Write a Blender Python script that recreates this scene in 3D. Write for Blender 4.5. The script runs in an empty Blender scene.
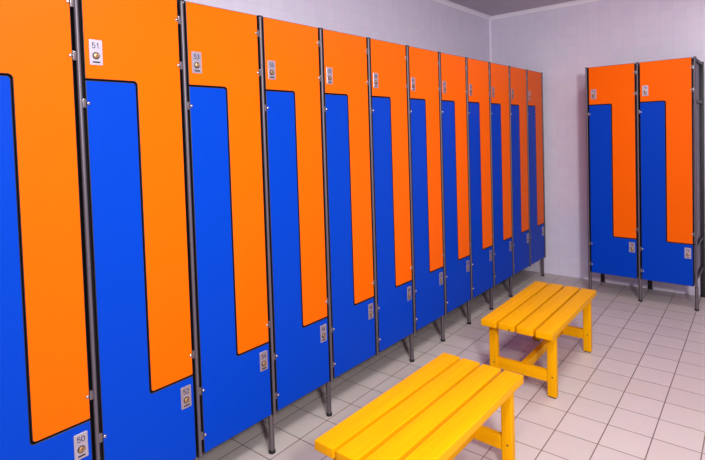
import bpy, bmesh, math, random
from mathutils import Matrix, Vector
random.seed(7)
S = bpy.context.scene
COL = S.collection

# ------------------------------------------------------------------ helpers
def srgb(r, g, b):
    f = lambda c: (c/12.92 if c <= .04045 else ((c+.055)/1.055)**2.4)
    return (f(r/255), f(g/255), f(b/255), 1)

class NT:
    def __init__(s, name):
        s.m = bpy.data.materials.new(name); s.m.use_nodes = True
        s.t = s.m.node_tree; s.b = s.t.nodes['Principled BSDF']
    def n(s, kind, **kw):
        nd = s.t.nodes.new(kind)
        for k, v in kw.items():
            if k in nd.inputs.keys(): nd.inputs[k].default_value = v
            else: setattr(nd, k, v)
        return nd
    def l(s, a, b): s.t.links.new(a, b)
    def math(s, op, a, b=None):
        nd = s.n('ShaderNodeMath', operation=op)
        for i, v in enumerate((a, b)):
            if v is None: continue
            if hasattr(v, 'links'): s.l(v, nd.inputs[i])
            else: nd.inputs[i].default_value = v
        return nd.outputs[0]

def plain(name, col, rough=.5, metal=0., spec=.5, mottle=.0, bump=0., bscale=400):
    """one colour with a faint procedural mottle and grain"""
    t = NT(name)
    t.b.inputs['Roughness'].default_value = rough
    t.b.inputs['Metallic'].default_value = metal
    t.b.inputs['Specular IOR Level'].default_value = spec
    tc = t.n('ShaderNodeTexCoord')
    no = t.n('ShaderNodeTexNoise', Scale=9., Detail=4.)
    t.l(tc.outputs['Object'], no.inputs['Vector'])
    mx = t.n('ShaderNodeMix', data_type='RGBA')
    c = Vector(col[:3])
    mx.inputs['A'].default_value = (*(c*(1-mottle)), 1)
    mx.inputs['B'].default_value = (*(c*(1+mottle)), 1)
    t.l(no.outputs['Fac'], mx.inputs['Factor'])
    t.l(mx.outputs['Result'], t.b.inputs['Base Color'])
    if bump:
        nb = t.n('ShaderNodeTexNoise', Scale=float(bscale), Detail=2.)
        t.l(tc.outputs['Object'], nb.inputs['Vector'])
        bp = t.n('ShaderNodeBump', Strength=bump, Distance=.001)
        t.l(nb.outputs['Fac'], bp.inputs['Height'])
        t.l(bp.outputs['Normal'], t.b.inputs['Normal'])
    return t.m

def tiles(name, axes, size, off, c1, c2, grout, mortar, rough, bump, spec=.5, rot=0., width=None):
    """square tiles with grout lines, laid in world axes"""
    t = NT(name)
    g = t.n('ShaderNodeNewGeometry')
    sp = t.n('ShaderNodeSeparateXYZ'); t.l(g.outputs['Position'], sp.inputs[0])
    cb = t.n('ShaderNodeCombineXYZ')
    for i in (0, 1):
        t.l(t.math('ADD', sp.outputs[axes[i]], off[i]), cb.inputs[i])
    br = t.n('ShaderNodeTexBrick', offset=0., squash=1., Scale=1.)
    br.inputs['Brick Width'].default_value = width or size
    br.inputs['Row Height'].default_value = size
    br.inputs['Mortar Size'].default_value = mortar
    br.inputs['Mortar Smooth'].default_value = .15
    br.inputs['Color1'].default_value = c1
    br.inputs['Color2'].default_value = c2
    br.inputs['Mortar'].default_value = grout
    vr = t.n('ShaderNodeVectorRotate', rotation_type='Z_AXIS', Angle=-rot)
    t.l(cb.outputs[0], vr.inputs['Vector'])
    t.l(vr.outputs[0], br.inputs['Vector'])
    no = t.n('ShaderNodeTexNoise', Scale=14., Detail=5.)
    t.l(g.outputs['Position'], no.inputs['Vector'])
    mx = t.n('ShaderNodeMix', data_type='RGBA', blend_type='MULTIPLY')
    mx.inputs['Factor'].default_value = .10
    t.l(br.outputs['Color'], mx.inputs['A']); t.l(no.outputs['Color'], mx.inputs['B'])
    t.l(mx.outputs['Result'], t.b.inputs['Base Color'])
    t.b.inputs['Roughness'].default_value = rough
    t.b.inputs['Specular IOR Level'].default_value = spec
    inv = t.math('SUBTRACT', 1., br.outputs['Fac'])
    bp = t.n('ShaderNodeBump', Strength=bump, Distance=.002)
    t.l(inv, bp.inputs['Height']); t.l(bp.outputs['Normal'], t.b.inputs['Normal'])
    return t.m

def wood(name, axis):
    """yellow stained pine, grain along the given axis, a few brown knots"""
    t = NT(name)
    tc = t.n('ShaderNodeTexCoord'); oi = t.n('ShaderNodeObjectInfo')
    va = t.n('ShaderNodeVectorMath', operation='ADD')
    sc = t.n('ShaderNodeVectorMath', operation='SCALE'); sc.inputs['Scale'].default_value = 1.7
    t.l(oi.outputs['Location'], sc.inputs[0])
    t.l(tc.outputs['Object'], va.inputs[0]); t.l(sc.outputs[0], va.inputs[1])
    mp = t.n('ShaderNodeMapping')
    s = [26., 26., 26.]; s[axis] = 1.6
    mp.inputs['Scale'].default_value = s
    t.l(va.outputs[0], mp.inputs['Vector'])
    no = t.n('ShaderNodeTexNoise', Scale=1.6, Detail=6., Roughness=.6, Distortion=.4)
    t.l(mp.outputs[0], no.inputs['Vector'])
    cr = t.n('ShaderNodeValToRGB')
    e = cr.color_ramp.elements
    e[0].position = .25; e[0].color = srgb(216, 147, 0)
    e[1].position = .75; e[1].color = srgb(232, 164, 0)
    t.l(no.outputs['Fac'], cr.inputs['Fac'])
    mk = t.n('ShaderNodeMapping'); k = [11., 11., 11.]; k[axis] = 7.
    mk.inputs['Scale'].default_value = k
    t.l(va.outputs[0], mk.inputs['Vector'])
    vo = t.n('ShaderNodeTexVoronoi', Scale=.42)
    t.l(mk.outputs[0], vo.inputs['Vector'])
    kr = t.n('ShaderNodeValToRGB')
    kr.color_ramp.elements[0].position = .02; kr.color_ramp.elements[0].color = (1, 1, 1, 1)
    kr.color_ramp.elements[1].position = .05; kr.color_ramp.elements[1].color = (0, 0, 0, 1)
    t.l(vo.outputs['Distance'], kr.inputs['Fac'])
    mx = t.n('ShaderNodeMix', data_type='RGBA')
    t.l(kr.outputs['Color'], mx.inputs['Factor'])
    t.l(cr.outputs['Color'], mx.inputs['A']); mx.inputs['B'].default_value = srgb(120, 62, 10)
    t.l(mx.outputs['Result'], t.b.inputs['Base Color'])
    t.b.inputs['Roughness'].default_value = .45; t.b.inputs['Specular IOR Level'].default_value = .08
    bp = t.n('ShaderNodeBump', Strength=.12, Distance=.001)
    t.l(no.outputs['Fac'], bp.inputs['Height']); t.l(bp.outputs['Normal'], t.b.inputs['Normal'])
    return t.m

M = dict(
    orange=plain('orange_laminate', srgb(236, 95, 0), .40, spec=.07, mottle=.012, bump=.04),
    blue=plain('blue_laminate', srgb(0, 58, 176), .40, spec=.07, mottle=.012, bump=.04),
    black=plain('black_laminate_core', srgb(16, 12, 16), .6),
    inside=plain('inside_gap_shade', srgb(22, 19, 23), .8, spec=.1),  # painted dark so the gaps between doors and posts read as shade
    panel=plain('mauve_grey_side_panel', srgb(112, 102, 118), .5),
    post=plain('grey_anodised_post', srgb(96, 88, 98), .42, metal=.4),
    frame=plain('dark_steel_frame', srgb(30, 27, 32), .5),
    leg=plain('satin_steel_leg', srgb(120, 113, 118), .32, metal=.85),
    cap=plain('black_plastic', srgb(14, 12, 14), .5),
    chrome=plain('bright_hinge_metal', srgb(178, 172, 176), .25, metal=.95),
    tab=plain('dull_hinge_clip', srgb(104, 92, 96), .4, metal=.5),
    plate=plain('pale_number_plate', srgb(190, 183, 196), .38, metal=.85),
    ink=plain('dark_blue_ink', srgb(38, 42, 76), .5),
    bar=plain('black_ink', srgb(24, 20, 34), .5),
    bronze=plain('bronze_lock', srgb(176, 140, 96), .3, metal=.7),
    wood_x=wood('yellow_pine_across', 0), wood_y=wood('yellow_pine_lengthwise', 1), wood_z=wood('yellow_pine_upright', 2),
    floor=tiles('floor_tiles', (0, 1), .2, (-.958, -2.377), srgb(200, 187, 185), srgb(195, 181, 179), srgb(112, 92, 86), .0026, .40, .35, rot=.022, width=.196),
    wall_x=tiles('wall_tiles_left', (1, 2), .1, (.0, .0), srgb(227, 218, 236), srgb(223, 214, 233), srgb(214, 204, 224), .0014, .34, .22),
    wall_y=tiles('wall_tiles_back', (0, 2), .1, (.0, .0), srgb(227, 218, 236), srgb(223, 214, 233), srgb(214, 204, 224), .0014, .34, .22),
    ceiling=plain('ceiling_paint', srgb(200, 188, 202), .8, mottle=.02),
    trim=plain('white_trim', srgb(246, 239, 249), .5),
)

def link(name, me, parent=None, loc=(0, 0, 0), kind=None):
    o = bpy.data.objects.new(name, me); COL.objects.link(o)
    o.location = loc
    if parent: o.parent = parent
    if kind: o['kind'] = kind
    return o

def mesh(bm, name, mats, smooth=None):
    bmesh.ops.recalc_face_normals(bm, faces=bm.faces[:])
    me = bpy.data.meshes.new(name); bm.to_mesh(me); bm.free()
    for m in mats: me.materials.append(M[m])
    if smooth:
        for p in me.polygons: p.use_smooth = True
        me.set_sharp_from_angle(angle=math.radians(smooth))
    return me

def box(bm, x0, x1, y0, y1, z0, z1, bev=0., mat=0, seg=2):
    r = bmesh.ops.create_cube(bm, size=1)
    vs = r['verts']
    bmesh.ops.transform(bm, matrix=Matrix.Translation(((x0+x1)/2, (y0+y1)/2, (z0+z1)/2)) @ Matrix.Diagonal((x1-x0, y1-y0, z1-z0, 1)), verts=vs)
    fs = {f for v in vs for f in v.link_faces}
    for f in fs: f.material_index = mat
    if bev:
        es = list({e for v in vs for e in v.link_edges})
        bmesh.ops.bevel(bm, geom=es, offset=bev, segments=seg, affect='EDGES', profile=.6)

def box_mesh(name, mats, *a, **k):
    bm = bmesh.new(); box(bm, *a, **k)
    return mesh(bm, name, mats, smooth=40)

def lathe(bm, prof, c, axis='z', n=20, mat=0):
    """profile of (radius, height) turned about an axis through c"""
    rings = []
    for r, h in prof:
        ring = []
        for i in range(n):
            a = 2*math.pi*i/n; u, v = r*math.cos(a), r*math.sin(a)
            p = (u, v, h) if axis == 'z' else (h, u, v)
            ring.append(bm.verts.new((c[0]+p[0], c[1]+p[1], c[2]+p[2])))
        rings.append(ring)
    for a, b in zip(rings, rings[1:]):
        for i in range(n):
            f = bm.faces.new((a[i], a[(i+1) % n], b[(i+1) % n], b[i])); f.material_index = mat
    for ring in (rings[0], rings[-1]):
        f = bm.faces.new(ring); f.material_index = mat

def round_poly(pts, radii, seg=6):
    out = []
    n = len(pts)
    for i, (p, r) in enumerate(zip(pts, radii)):
        p = Vector(p)
        if r <= 0: out.append(p); continue
        a = (Vector(pts[i-1])-p).normalized(); b = (Vector(pts[(i+1) % n])-p).normalized()
        c = p+(a+b)*r                      # right-angled corners only
        s, e = p+a*r-c, p+b*r-c
        for k in range(seg+1):
            t = k/seg*math.pi/2
            out.append(c+s*math.cos(t)+e*math.sin(t))
    return out

def inset(poly, d):
    n = len(poly); out = []
    for i in range(n):
        a = (poly[i]-poly[i-1]).normalized(); b = (poly[(i+1) % n]-poly[i]).normalized()
        na, nb = Vector((-a.y, a.x)), Vector((-b.y, b.x))    # inward for CCW
        m = (na+nb); m.normalize()
        out.append(poly[i]+m*(d/max(.3, m.dot(na))))
    return out

def door_mesh(name, outline, front):
    """12 mm laminate door: coloured face, black core showing on the chamfered edge"""
    bm = bmesh.new(); ch = .0025
    ins = inset(outline, ch)
    R = lambda pl, x: [bm.verts.new((x, p.x, p.y)) for p in pl]
    back, mid, fr = R(outline, -.012), R(outline, -ch*.5), R(ins, 0.)
    n = len(outline)
    for a, b in ((back, mid), (mid, fr)):
        for i in range(n):
            f = bm.faces.new((a[i], a[(i+1) % n], b[(i+1) % n], b[i])); f.material_index = 1
    f = bm.faces.new(fr); f.material_index = 0
    f = bm.faces.new(back[::-1]); f.material_index = 1
    return mesh(bm, name, [front, 'black'])

# ------------------------------------------------------------------ lockers
W, H, B = .4, 2.0515, .2006
A = .0185                       # post centre to door edge
ZT, ZB, YM, G = 1.7145, .5445, .2, .0026
up_outline = round_poly([(A, H), (A, ZT+G), (YM+G, ZT+G), (YM+G, ZB+G), (W-A, ZB+G), (W-A, H)],
                        [0, 0, .014, .012, .006, 0])
lo_outline = round_poly([(A, ZT-G), (A, B), (W-A, B), (W-A, ZB-G), (YM-G, ZB-G), (YM-G, ZT-G)],
                        [0, 0, 0, 0, .014, .012])
ME = {}
ME['upper'] = door_mesh('upper_door', up_outline, 'orange')
ME['lower'] = door_mesh('lower_door', lo_outline, 'blue')

def carcass_mesh():
    bm = bmesh.new(); x0, x1 = -.440, -.0135; t = .010
    y0, y1 = .0125, W-.0125
    box(bm, x0, x1, y0, y0+t, B+.004, H-.006, mat=0)
    box(bm, x0, x1, y1-t, y1, B+.004, H-.006, mat=0)
    box(bm, x0, x0+.006, y0+t, y1-t, B+.004, H-.006, mat=1)
    for z in (B+.004, H-.016): box(bm, x0+.006, x1, y0+t, y1-t, z, z+t, mat=1)
    box(bm, x0+.006, x1, YM-.006, YM+.006, ZB-.006, ZT+.006, mat=1)     # the Z-shaped divider
    box(bm, x0+.006, x1, y0+t, YM-.006, ZT-.006, ZT+.006, mat=1)
    box(bm, x0+.006, x1, YM+.006, y1-t, ZB-.006, ZB+.006, mat=1)
    bm.normal_update()
    for f in bm.faces:
        if f.normal.x > .9: f.material_index = 1  # front edges coloured dark too, standing in for gap shade
    return mesh(bm, 'carcass', ['panel', 'inside'])
ME['carcass'] = carcass_mesh()

def post_mesh():
    bm = bmesh.new(); n = 10; w = .0070
    prof = [(-.034, -w), (-.002, -w)]
    prof += [(-.002+.0075*math.sin(math.pi*k/n), -w*math.cos(math.pi*k/n)) for k in range(1, n)]
    prof += [(-.002, w), (-.034, w)]
    z0, z1 = B-.008, H-.004
    lo = [bm.verts.new((x, y, z0)) for x, y in prof]; hi = [bm.verts.new((x, y, z1)) for x, y in prof]
    m = len(prof)
    for i in range(m): bm.faces.new((lo[i], lo[(i+1) % m], hi[(i+1) % m], hi[i]))
    bm.faces.new(lo[::-1]); bm.faces.new(hi)
    for f in bm.faces:
        if all(v.co.x < -.0015 for v in f.verts): f.material_index = 1      # post sides behind the front strip, coloured black as shade in the gaps
    return mesh(bm, 'post', ['post', 'cap'], smooth=35)
ME['post'] = post_mesh()
ME['post_cap'] = box_mesh('post_cap', ['cap'], -.035, .006, -.0112, .0112, H-.004, H+.002, bev=.0015)
bm = bmesh.new(); lathe(bm, [(.0132, .012), (.0132, B-.008)], (-.0285, 0, 0)); ME['leg'] = mesh(bm, 'leg', ['leg'], 40)
bm = bmesh.new(); lathe(bm, [(.0152, 0), (.0165, .003), (.0158, .012), (.0140, .016)], (-.0285, 0, 0)); ME['foot'] = mesh(bm, 'foot', ['cap'], 50)
ME['rear_post'] = box_mesh('rear_post', ['frame'], -.476, -.442, -.018, .018, .012, H, bev=.003)
bm = bmesh.new(); lathe(bm, [(.024, 0), (.025, .003), (.024, .012)], (-.457, 0, 0)); ME['rear_foot'] = mesh(bm, 'rear_foot', ['cap'], 50)
for nm, z0, z1 in (('a', H-.030, H-.006), ('b', 1.690, 1.712), ('c', .520, .540), ('d', .255, .275)):
    ME['rail_'+nm] = box_mesh('side_rail', ['frame'], -.444, -.034, -.009, .009, z0, z1, bev=.002)

def hinge_mesh(side):
    """dome-headed bolt near the door edge and the clip that runs to the post"""
    bm = bmesh.new(); s = side
    lathe(bm, [(.0064, 0), (.0064, .0012), (.0054, .0032), (.0031, .0044), (.001, .0048)], (0, s*.0255, 0), axis='x', n=16, mat=0)
    ya, yb = sorted((s*.0071, s*.0172))
    box(bm, -.010, .0002, ya, yb, -.015, .015, bev=.0008, mat=1)
    return mesh(bm, 'hinge', ['chrome', 'tab'], 50)
ME['hinge_l'] = hinge_mesh(1); ME['hinge_r'] = hinge_mesh(-1)

def arc(cx, cy, rx, ry, a0, a1, n=8):
    return [(cx+rx*math.cos(math.radians(a0+(a1-a0)*i/n)), cy+ry*math.sin(math.radians(a0+(a1-a0)*i/n))) for i in range(n+1)]
DIGITS = {                                   # strokes in a unit cell
 '0': [arc(.5, .5, .5, .5, 0, 360, 18)],
 '1': [[(.12, .76), (.58, 1), (.58, 0)]],
 '2': [arc(.5, .72, .46, .28, 165, -30, 8)+[(.02, 0), (1, 0)]],
 '3': [arc(.45, .75, .45, .25, 150, -90, 8), arc(.45, .25, .5, .25, 90, -150, 8)],
 '4': [[(.74, 0), (.74, 1), (0, .3), (1, .3)]],
 '5': [[(.92, 1), (.14, 1), (.08, .55)]+arc(.45, .32, .52, .32, 120, -150, 10)],
 '6': [arc(.5, .31, .48, .31, 0, 360, 16), [(.03, .35), (.2, .78), (.62, 1)]],
 '7': [[(0, 1), (1, 1), (.36, 0)]],
 '8': [arc(.5, .76, .4, .24, 0, 360, 14), arc(.5, .27, .48, .27, 0, 360, 14)],
 '9': [arc(.5, .69, .48, .31, 0, 360, 16), [(.97, .65), (.8, .22), (.38, 0)]],
}
def stroke(bm, pts, wd, x0, x1, mat):
    P = [Vector(p) for p in pts]; n = len(P); h = wd/2; L, Rr = [], []
    closed = (P[0]-P[-1]).length < 1e-6
    for i in range(n):
        a = P[i]-P[i-1] if i else (P[0]-P[-2] if closed else P[1]-P[0])
        b = P[i+1]-P[i] if i < n-1 else (P[1]-P[0] if closed else P[-1]-P[-2])
        a, b = a.normalized(), b.normalized()
        m = Vector((-a.y-b.y, a.x+b.x))
        m = m.normalized() if m.length > 1e-6 else Vector((-a.y, a.x))
        k = h/max(.45, m.dot(Vector((-a.y, a.x))))
        L.append(P[i]+m*k); Rr.append(P[i]-m*k)
    V = lambda x, p: bm.verts.new((x, p.x, p.y))
    r = [[V(x1, p) for p in L], [V(x1, p) for p in Rr], [V(x0, p) for p in Rr], [V(x0, p) for p in L]]
    for i in range(n-1):
        for q in range(4):
            a, b = r[q], r[(q+1) % 4]
            f = bm.faces.new((a[i], a[i+1], b[i+1], b[i])); f.material_index = mat

PW, PH = .045, .088
def plate_mesh(text):
    bm = bmesh.new()
    out = round_poly([(0, PH), (0, 0), (PW, 0), (PW, PH)], [.003]*4, 3)
    R = lambda x, pl: [bm.verts.new((x, p.x, p.y)) for p in pl]
    a, b, c = R(0., out), R(.0012, out), R(.0018, inset(out, .0006)); n = len(out)
    for p, q in ((a, b), (b, c)):
        for i in range(n): bm.faces.new((p[i], p[(i+1) % n], q[(i+1) % n], q[i]))
    bm.faces.new(c); bm.faces.new(a[::-1])
    box(bm, .0016, .0023, PW*.24, PW*.78, PH*.085, PH*.145, mat=2)
    dw, dh, gap = .0098, .0175, .0038
    for q, chx in enumerate(text):
        ox = PW/2-(2*dw+gap)/2+q*(dw+gap); oz = PH*.665
        for st in DIGITS[chx]:
            stroke(bm, [(ox+u*dw, oz+v*dh) for u, v in st], .0027, .0021, .0025, 1)
    return mesh(bm, 'number_plate', ['plate', 'ink', 'bar'])

def lock_mesh():
    bm = bmesh.new(); c = (.0018, 0, 0)
    lathe(bm, [(.0125, 0), (.0125, .0014), (.0112, .0022)], c, axis='x', n=28, mat=1)
    lathe(bm, [(.0098, .0018), (.0098, .0042), (.0086, .0056), (.001, .0060)], c, axis='x', n=28, mat=0)
    box(bm, .0066, .0082, -.0014, .0014, -.002, .0066, mat=1)           # key slot
    box(bm, .0066, .0080, -.0058, .0058, -.0078, -.0056, bev=.0004, mat=1)
    return mesh(bm, 'lock', ['bronze', 'bar'], 50)
ME['lock'] = lock_mesh()

def locker(nums, label, group, loc, rz=0., left_post=False, right_leg=True, right_side=False, left_side=False):
    t = link('locker', None); t.empty_display_size = .1
    t.location = loc; t.rotation_euler = (0, 0, rz)
    t['label'] = label; t['category'] = 'locker'; t['group'] = group
    link('carcass', ME['carcass'], t)
    u = link('upper_door', ME['upper'], t); u['label'] = 'orange L-shaped upper door'
    l = link('lower_door', ME['lower'], t); l['label'] = 'blue L-shaped lower door'
    for z in (1.971, 1.792, .626): link('hinge', ME['hinge_r'], u, (0, W, z))
    for z in (1.633, .464, .277): link('hinge', ME['hinge_l'], l, (0, 0, z))
    for d, n, y, z in ((u, nums[0], .0355, 1.766), (l, nums[1], .3235, .425)):
        link('number_plate', plate_mesh(str(n)), d, (0, y, z))
        link('lock', ME['lock'], d, (0, y+PW/2, z+PH*.37))
    for y in ([0.] if left_post else []) + [W]:
        link('post', ME['post'], t, (0, y, 0)); link('post_cap', ME['post_cap'], t, (0, y, 0))
        if y == 0. or right_leg:
            g = link('leg', ME['leg'], t, (0, y, 0)); link('foot', ME['foot'], g)
        r = link('rear_post', ME['rear_post'], t, (0, y, 0)); link('foot', ME['rear_foot'], r)
    for y, on in ((0., left_side), (W, right_side)):
        if on:
            for q in 'abcd': link('side_rail', ME['rail_'+q], t, (0, y, 0))
    return t

GR = 'lockers in the long row along the left wall'
row = [
 'orange and blue locker cut off by the left edge of the photo, lower plate 50',
 'orange and blue locker with plates 51 above and 52 below, in the long row',
 'orange and blue locker with plates 53 above and 54 below, in the long row',
 'orange and blue locker with plates 55 above and 56 below, in the long row',
 'orange and blue locker, fourth whole one of the long row from the left',
 'orange and blue locker, fifth whole one of the long row from the left',
 'orange and blue locker, sixth whole one of the long row from the left',
 'orange and blue locker, fifth from the far end of the long row',
 'orange and blue locker, fourth from the far end of the long row',
 'orange and blue locker, third from the far end of the long row',
 'orange and blue locker next to last at the far end of the long row',
 'orange and blue locker ending the long row, nearest the back wall corner',
]
for i, lab in enumerate(row):
    k = i+1
    locker((2*k+47, 2*k+48), lab, GR, (0, i*W, 0), left_post=(i == 0), right_leg=(k not in (5, 11)), right_side=(k == 12))
GB = 'pair of lockers against the back wall'
PAIR = [locker((73, 74), 'left locker of the orange and blue pair standing alone against the back wall', GB, (.506, 4.470, 0), -math.pi/2, left_post=True, left_side=True),
        locker((75, 76), 'right locker of the orange and blue pair standing alone against the back wall', GB, (.906, 4.470, 0), -math.pi/2, right_side=True)]
for o in PAIR: o.scale = (1, 1, .985)         # this pair is a little lower than the row

# ------------------------------------------------------------------ benches
BW, BL, BH, ST = .408, .921, .393, .036
GAP = .016
SW = (BW-3*GAP)/4
slat_me = box_mesh('seat_slat', ['wood_y'], -SW/2, SW/2, -BL/2, BL/2, BH-ST, BH, bev=.0025, seg=3)
LX, LY, LO = .049, .036, .082           # leg section, overhang of the seat past the legs
leg_me = box_mesh('leg', ['wood_z'], -LX/2, LX/2, -LY/2, LY/2, .006, BH-ST, bev=.005, seg=3)
pad_me = box_mesh('foot_pad', ['cap'], -LX/2+.006, LX/2-.006, -LY/2+.005, LY/2-.005, 0, .007, bev=.001)
XI, YI = BW/2-.010-LX/2, BL/2-LO-LY/2
end_me = box_mesh('end_stretcher', ['wood_x'], -XI+LX/2-.002, XI-LX/2+.002, -.014, .014, .085, .148, bev=.003)
apron_me = box_mesh('seat_support', ['wood_x'], -XI+LX/2-.002, XI-LX/2+.002, -.014, .014, BH-ST-.030, BH-ST, bev=.003)
long_me = box_mesh('long_stretcher', ['wood_y'], -.017, .017, -YI+.013, YI-.013, .094, .142, bev=.003)
bm = bmesh.new(); lathe(bm, [(.0042, 0), (.0042, .0006), (.002, .0010)], (0, 0, 0), axis='x', n=12)
screw_me = mesh(bm, 'screw', ['bar'], 50)

def bench(label, loc, rz):
    t = link('bench', None); t.location = loc; t.rotation_euler = (0, 0, rz)
    t['label'] = label; t['category'] = 'bench'; t['group'] = 'yellow wooden benches'
    for i in range(4): link('seat_slat', slat_me, t, (-BW/2+SW/2+i*(SW+GAP), 0, 0))
    for sy in (-1, 1):
        for sx in (-1, 1):
            g = link('leg', leg_me, t, (sx*XI, sy*YI, 0)); link('foot_pad', pad_me, g)
            s = link('screw', screw_me, g, (.004, -LY/2, .118)); s.rotation_euler = (0, 0, -math.pi/2)
        link('end_stretcher', end_me, t, (0, sy*YI, 0))
        link('seat_support', apron_me, t, (0, sy*YI, 0))
    link('long_stretcher', long_me, t)
    return t
bench('yellow slatted wooden bench in the foreground, cut off by the bottom edge', (.7305, 1.398, 0), -.006)
bench('yellow slatted wooden bench farther back, seen whole with its legs', (.672, 2.845, 0), .019)

# ------------------------------------------------------------------ room
XL, XR, YF, YB, ZC = -.598, 3.7, -2.2, 4.918, 2.722
def slab(name, mat, *a):
    bm = bmesh.new(); box(bm, *a)
    return link(name, mesh(bm, name, [mat]), kind='structure')
T = .1
slab('floor', 'floor', XL-T, XR+T, YF-T, YB+T, -T, 0)
slab('ceiling', 'ceiling', XL-T, XR+T, YF-T, YB+T, ZC, ZC+T)
slab('wall_left', 'wall_x', XL-T, XL, YF-T, YB+T, 0, ZC)
slab('wall_right', 'wall_x', XR, XR+T, YF-T, YB+T, 0, ZC)
slab('wall_back', 'wall_y', XL, XR, YB, YB+T, 0, ZC)
slab('wall_front', 'wall_y', XL, XR, YF-T, YF, 0, ZC)
def cornice(name, pts, inward):
    """small cove where wall meets ceiling, swept from pts[0] to pts[1]"""
    bm = bmesh.new(); iv = Vector(inward)
    prof = [(0, 0), (0, -.034), (.006, -.034), (.010, -.026), (.018, -.014), (.028, -.008), (.034, -.006), (.034, 0)]
    R = []
    for p in pts: R.append([bm.verts.new(Vector((p[0], p[1], ZC))+iv*u+Vector((0, 0, v))) for u, v in prof])
    m = len(prof)
    for i in range(m): bm.faces.new((R[0][i], R[0][(i+1) % m], R[1][(i+1) % m], R[1][i]))
    bm.faces.new(R[0][::-1]); bm.faces.new(R[1])
    return link(name, mesh(bm, name, ['trim'], 40), kind='structure')
cornice('trim_1', [(XL, YF), (XL, YB)], (1, 0, 0))
cornice('trim_2', [(XL, YB), (XR, YB)], (0, -1, 0))
slab('trim_3', 'trim', XL, XL+.016, YB-.010, YB, 0, ZC-.034)

# ------------------------------------------------------------------ light
def area(name, loc, size, power, col=(1, 1, 1), target=None, sy=None):
    d = bpy.data.lights.new(name, 'AREA'); d.energy = power; d.color = col
    d.shape = 'RECTANGLE'; d.size = size; d.size_y = sy or size
    o = bpy.data.objects.new(name, d); COL.objects.link(o); o.location = loc
    if target: o.rotation_euler = (Vector(target)-Vector(loc)).to_track_quat('-Z', 'Y').to_euler()
    return o
area('ceiling_lamp_near', (1.6, .55, ZC-.02), .35, 57, (.97, 1, .97), sy=1.3)
area('ceiling_lamp_far', (1.25, 3.0, ZC-.02), .35, 20, (.97, 1, .97), sy=1.3)
area('photo_lamp', (2.67, -.35, 2.15), 0.32, 95, (.97, 1, .97), target=(.4, 3., 1.0))

w = bpy.data.worlds.new('world'); S.world = w; w.use_nodes = True
w.node_tree.nodes['Background'].inputs[0].default_value = (.8, .78, .85, 1)
w.node_tree.nodes['Background'].inputs[1].default_value = .3

# ------------------------------------------------------------------ camera
yaw, pit, rol, f, py = .6998, .0347, -.0311, 508.97, 151.82
F = Vector((-math.sin(yaw)*math.cos(pit), math.cos(yaw)*math.cos(pit), -math.sin(pit)))
R = Vector((math.cos(yaw), math.sin(yaw), 0)); U = R.cross(F)
R2 = R*math.cos(rol)+U*math.sin(rol); U2 = -R*math.sin(rol)+U*math.cos(rol)
cd = bpy.data.cameras.new('camera'); co = bpy.data.objects.new('camera', cd); COL.objects.link(co)
cd.sensor_fit = 'HORIZONTAL'; cd.sensor_width = 36; cd.lens = f/705*36
cd.shift_y = -(230-py)/705; cd.clip_start = .02
m = Matrix((R2, U2, -F)).transposed().to_4x4(); m.translation = (1.8216, -.3369, 1.4986)
co.matrix_world = m
S.camera = co
S.view_settings.view_transform = 'Standard'; S.view_settings.look = 'None'
S.view_settings.exposure = .0; S.view_settings.gamma = 1; S.view_settings.use_curve_mapping = False
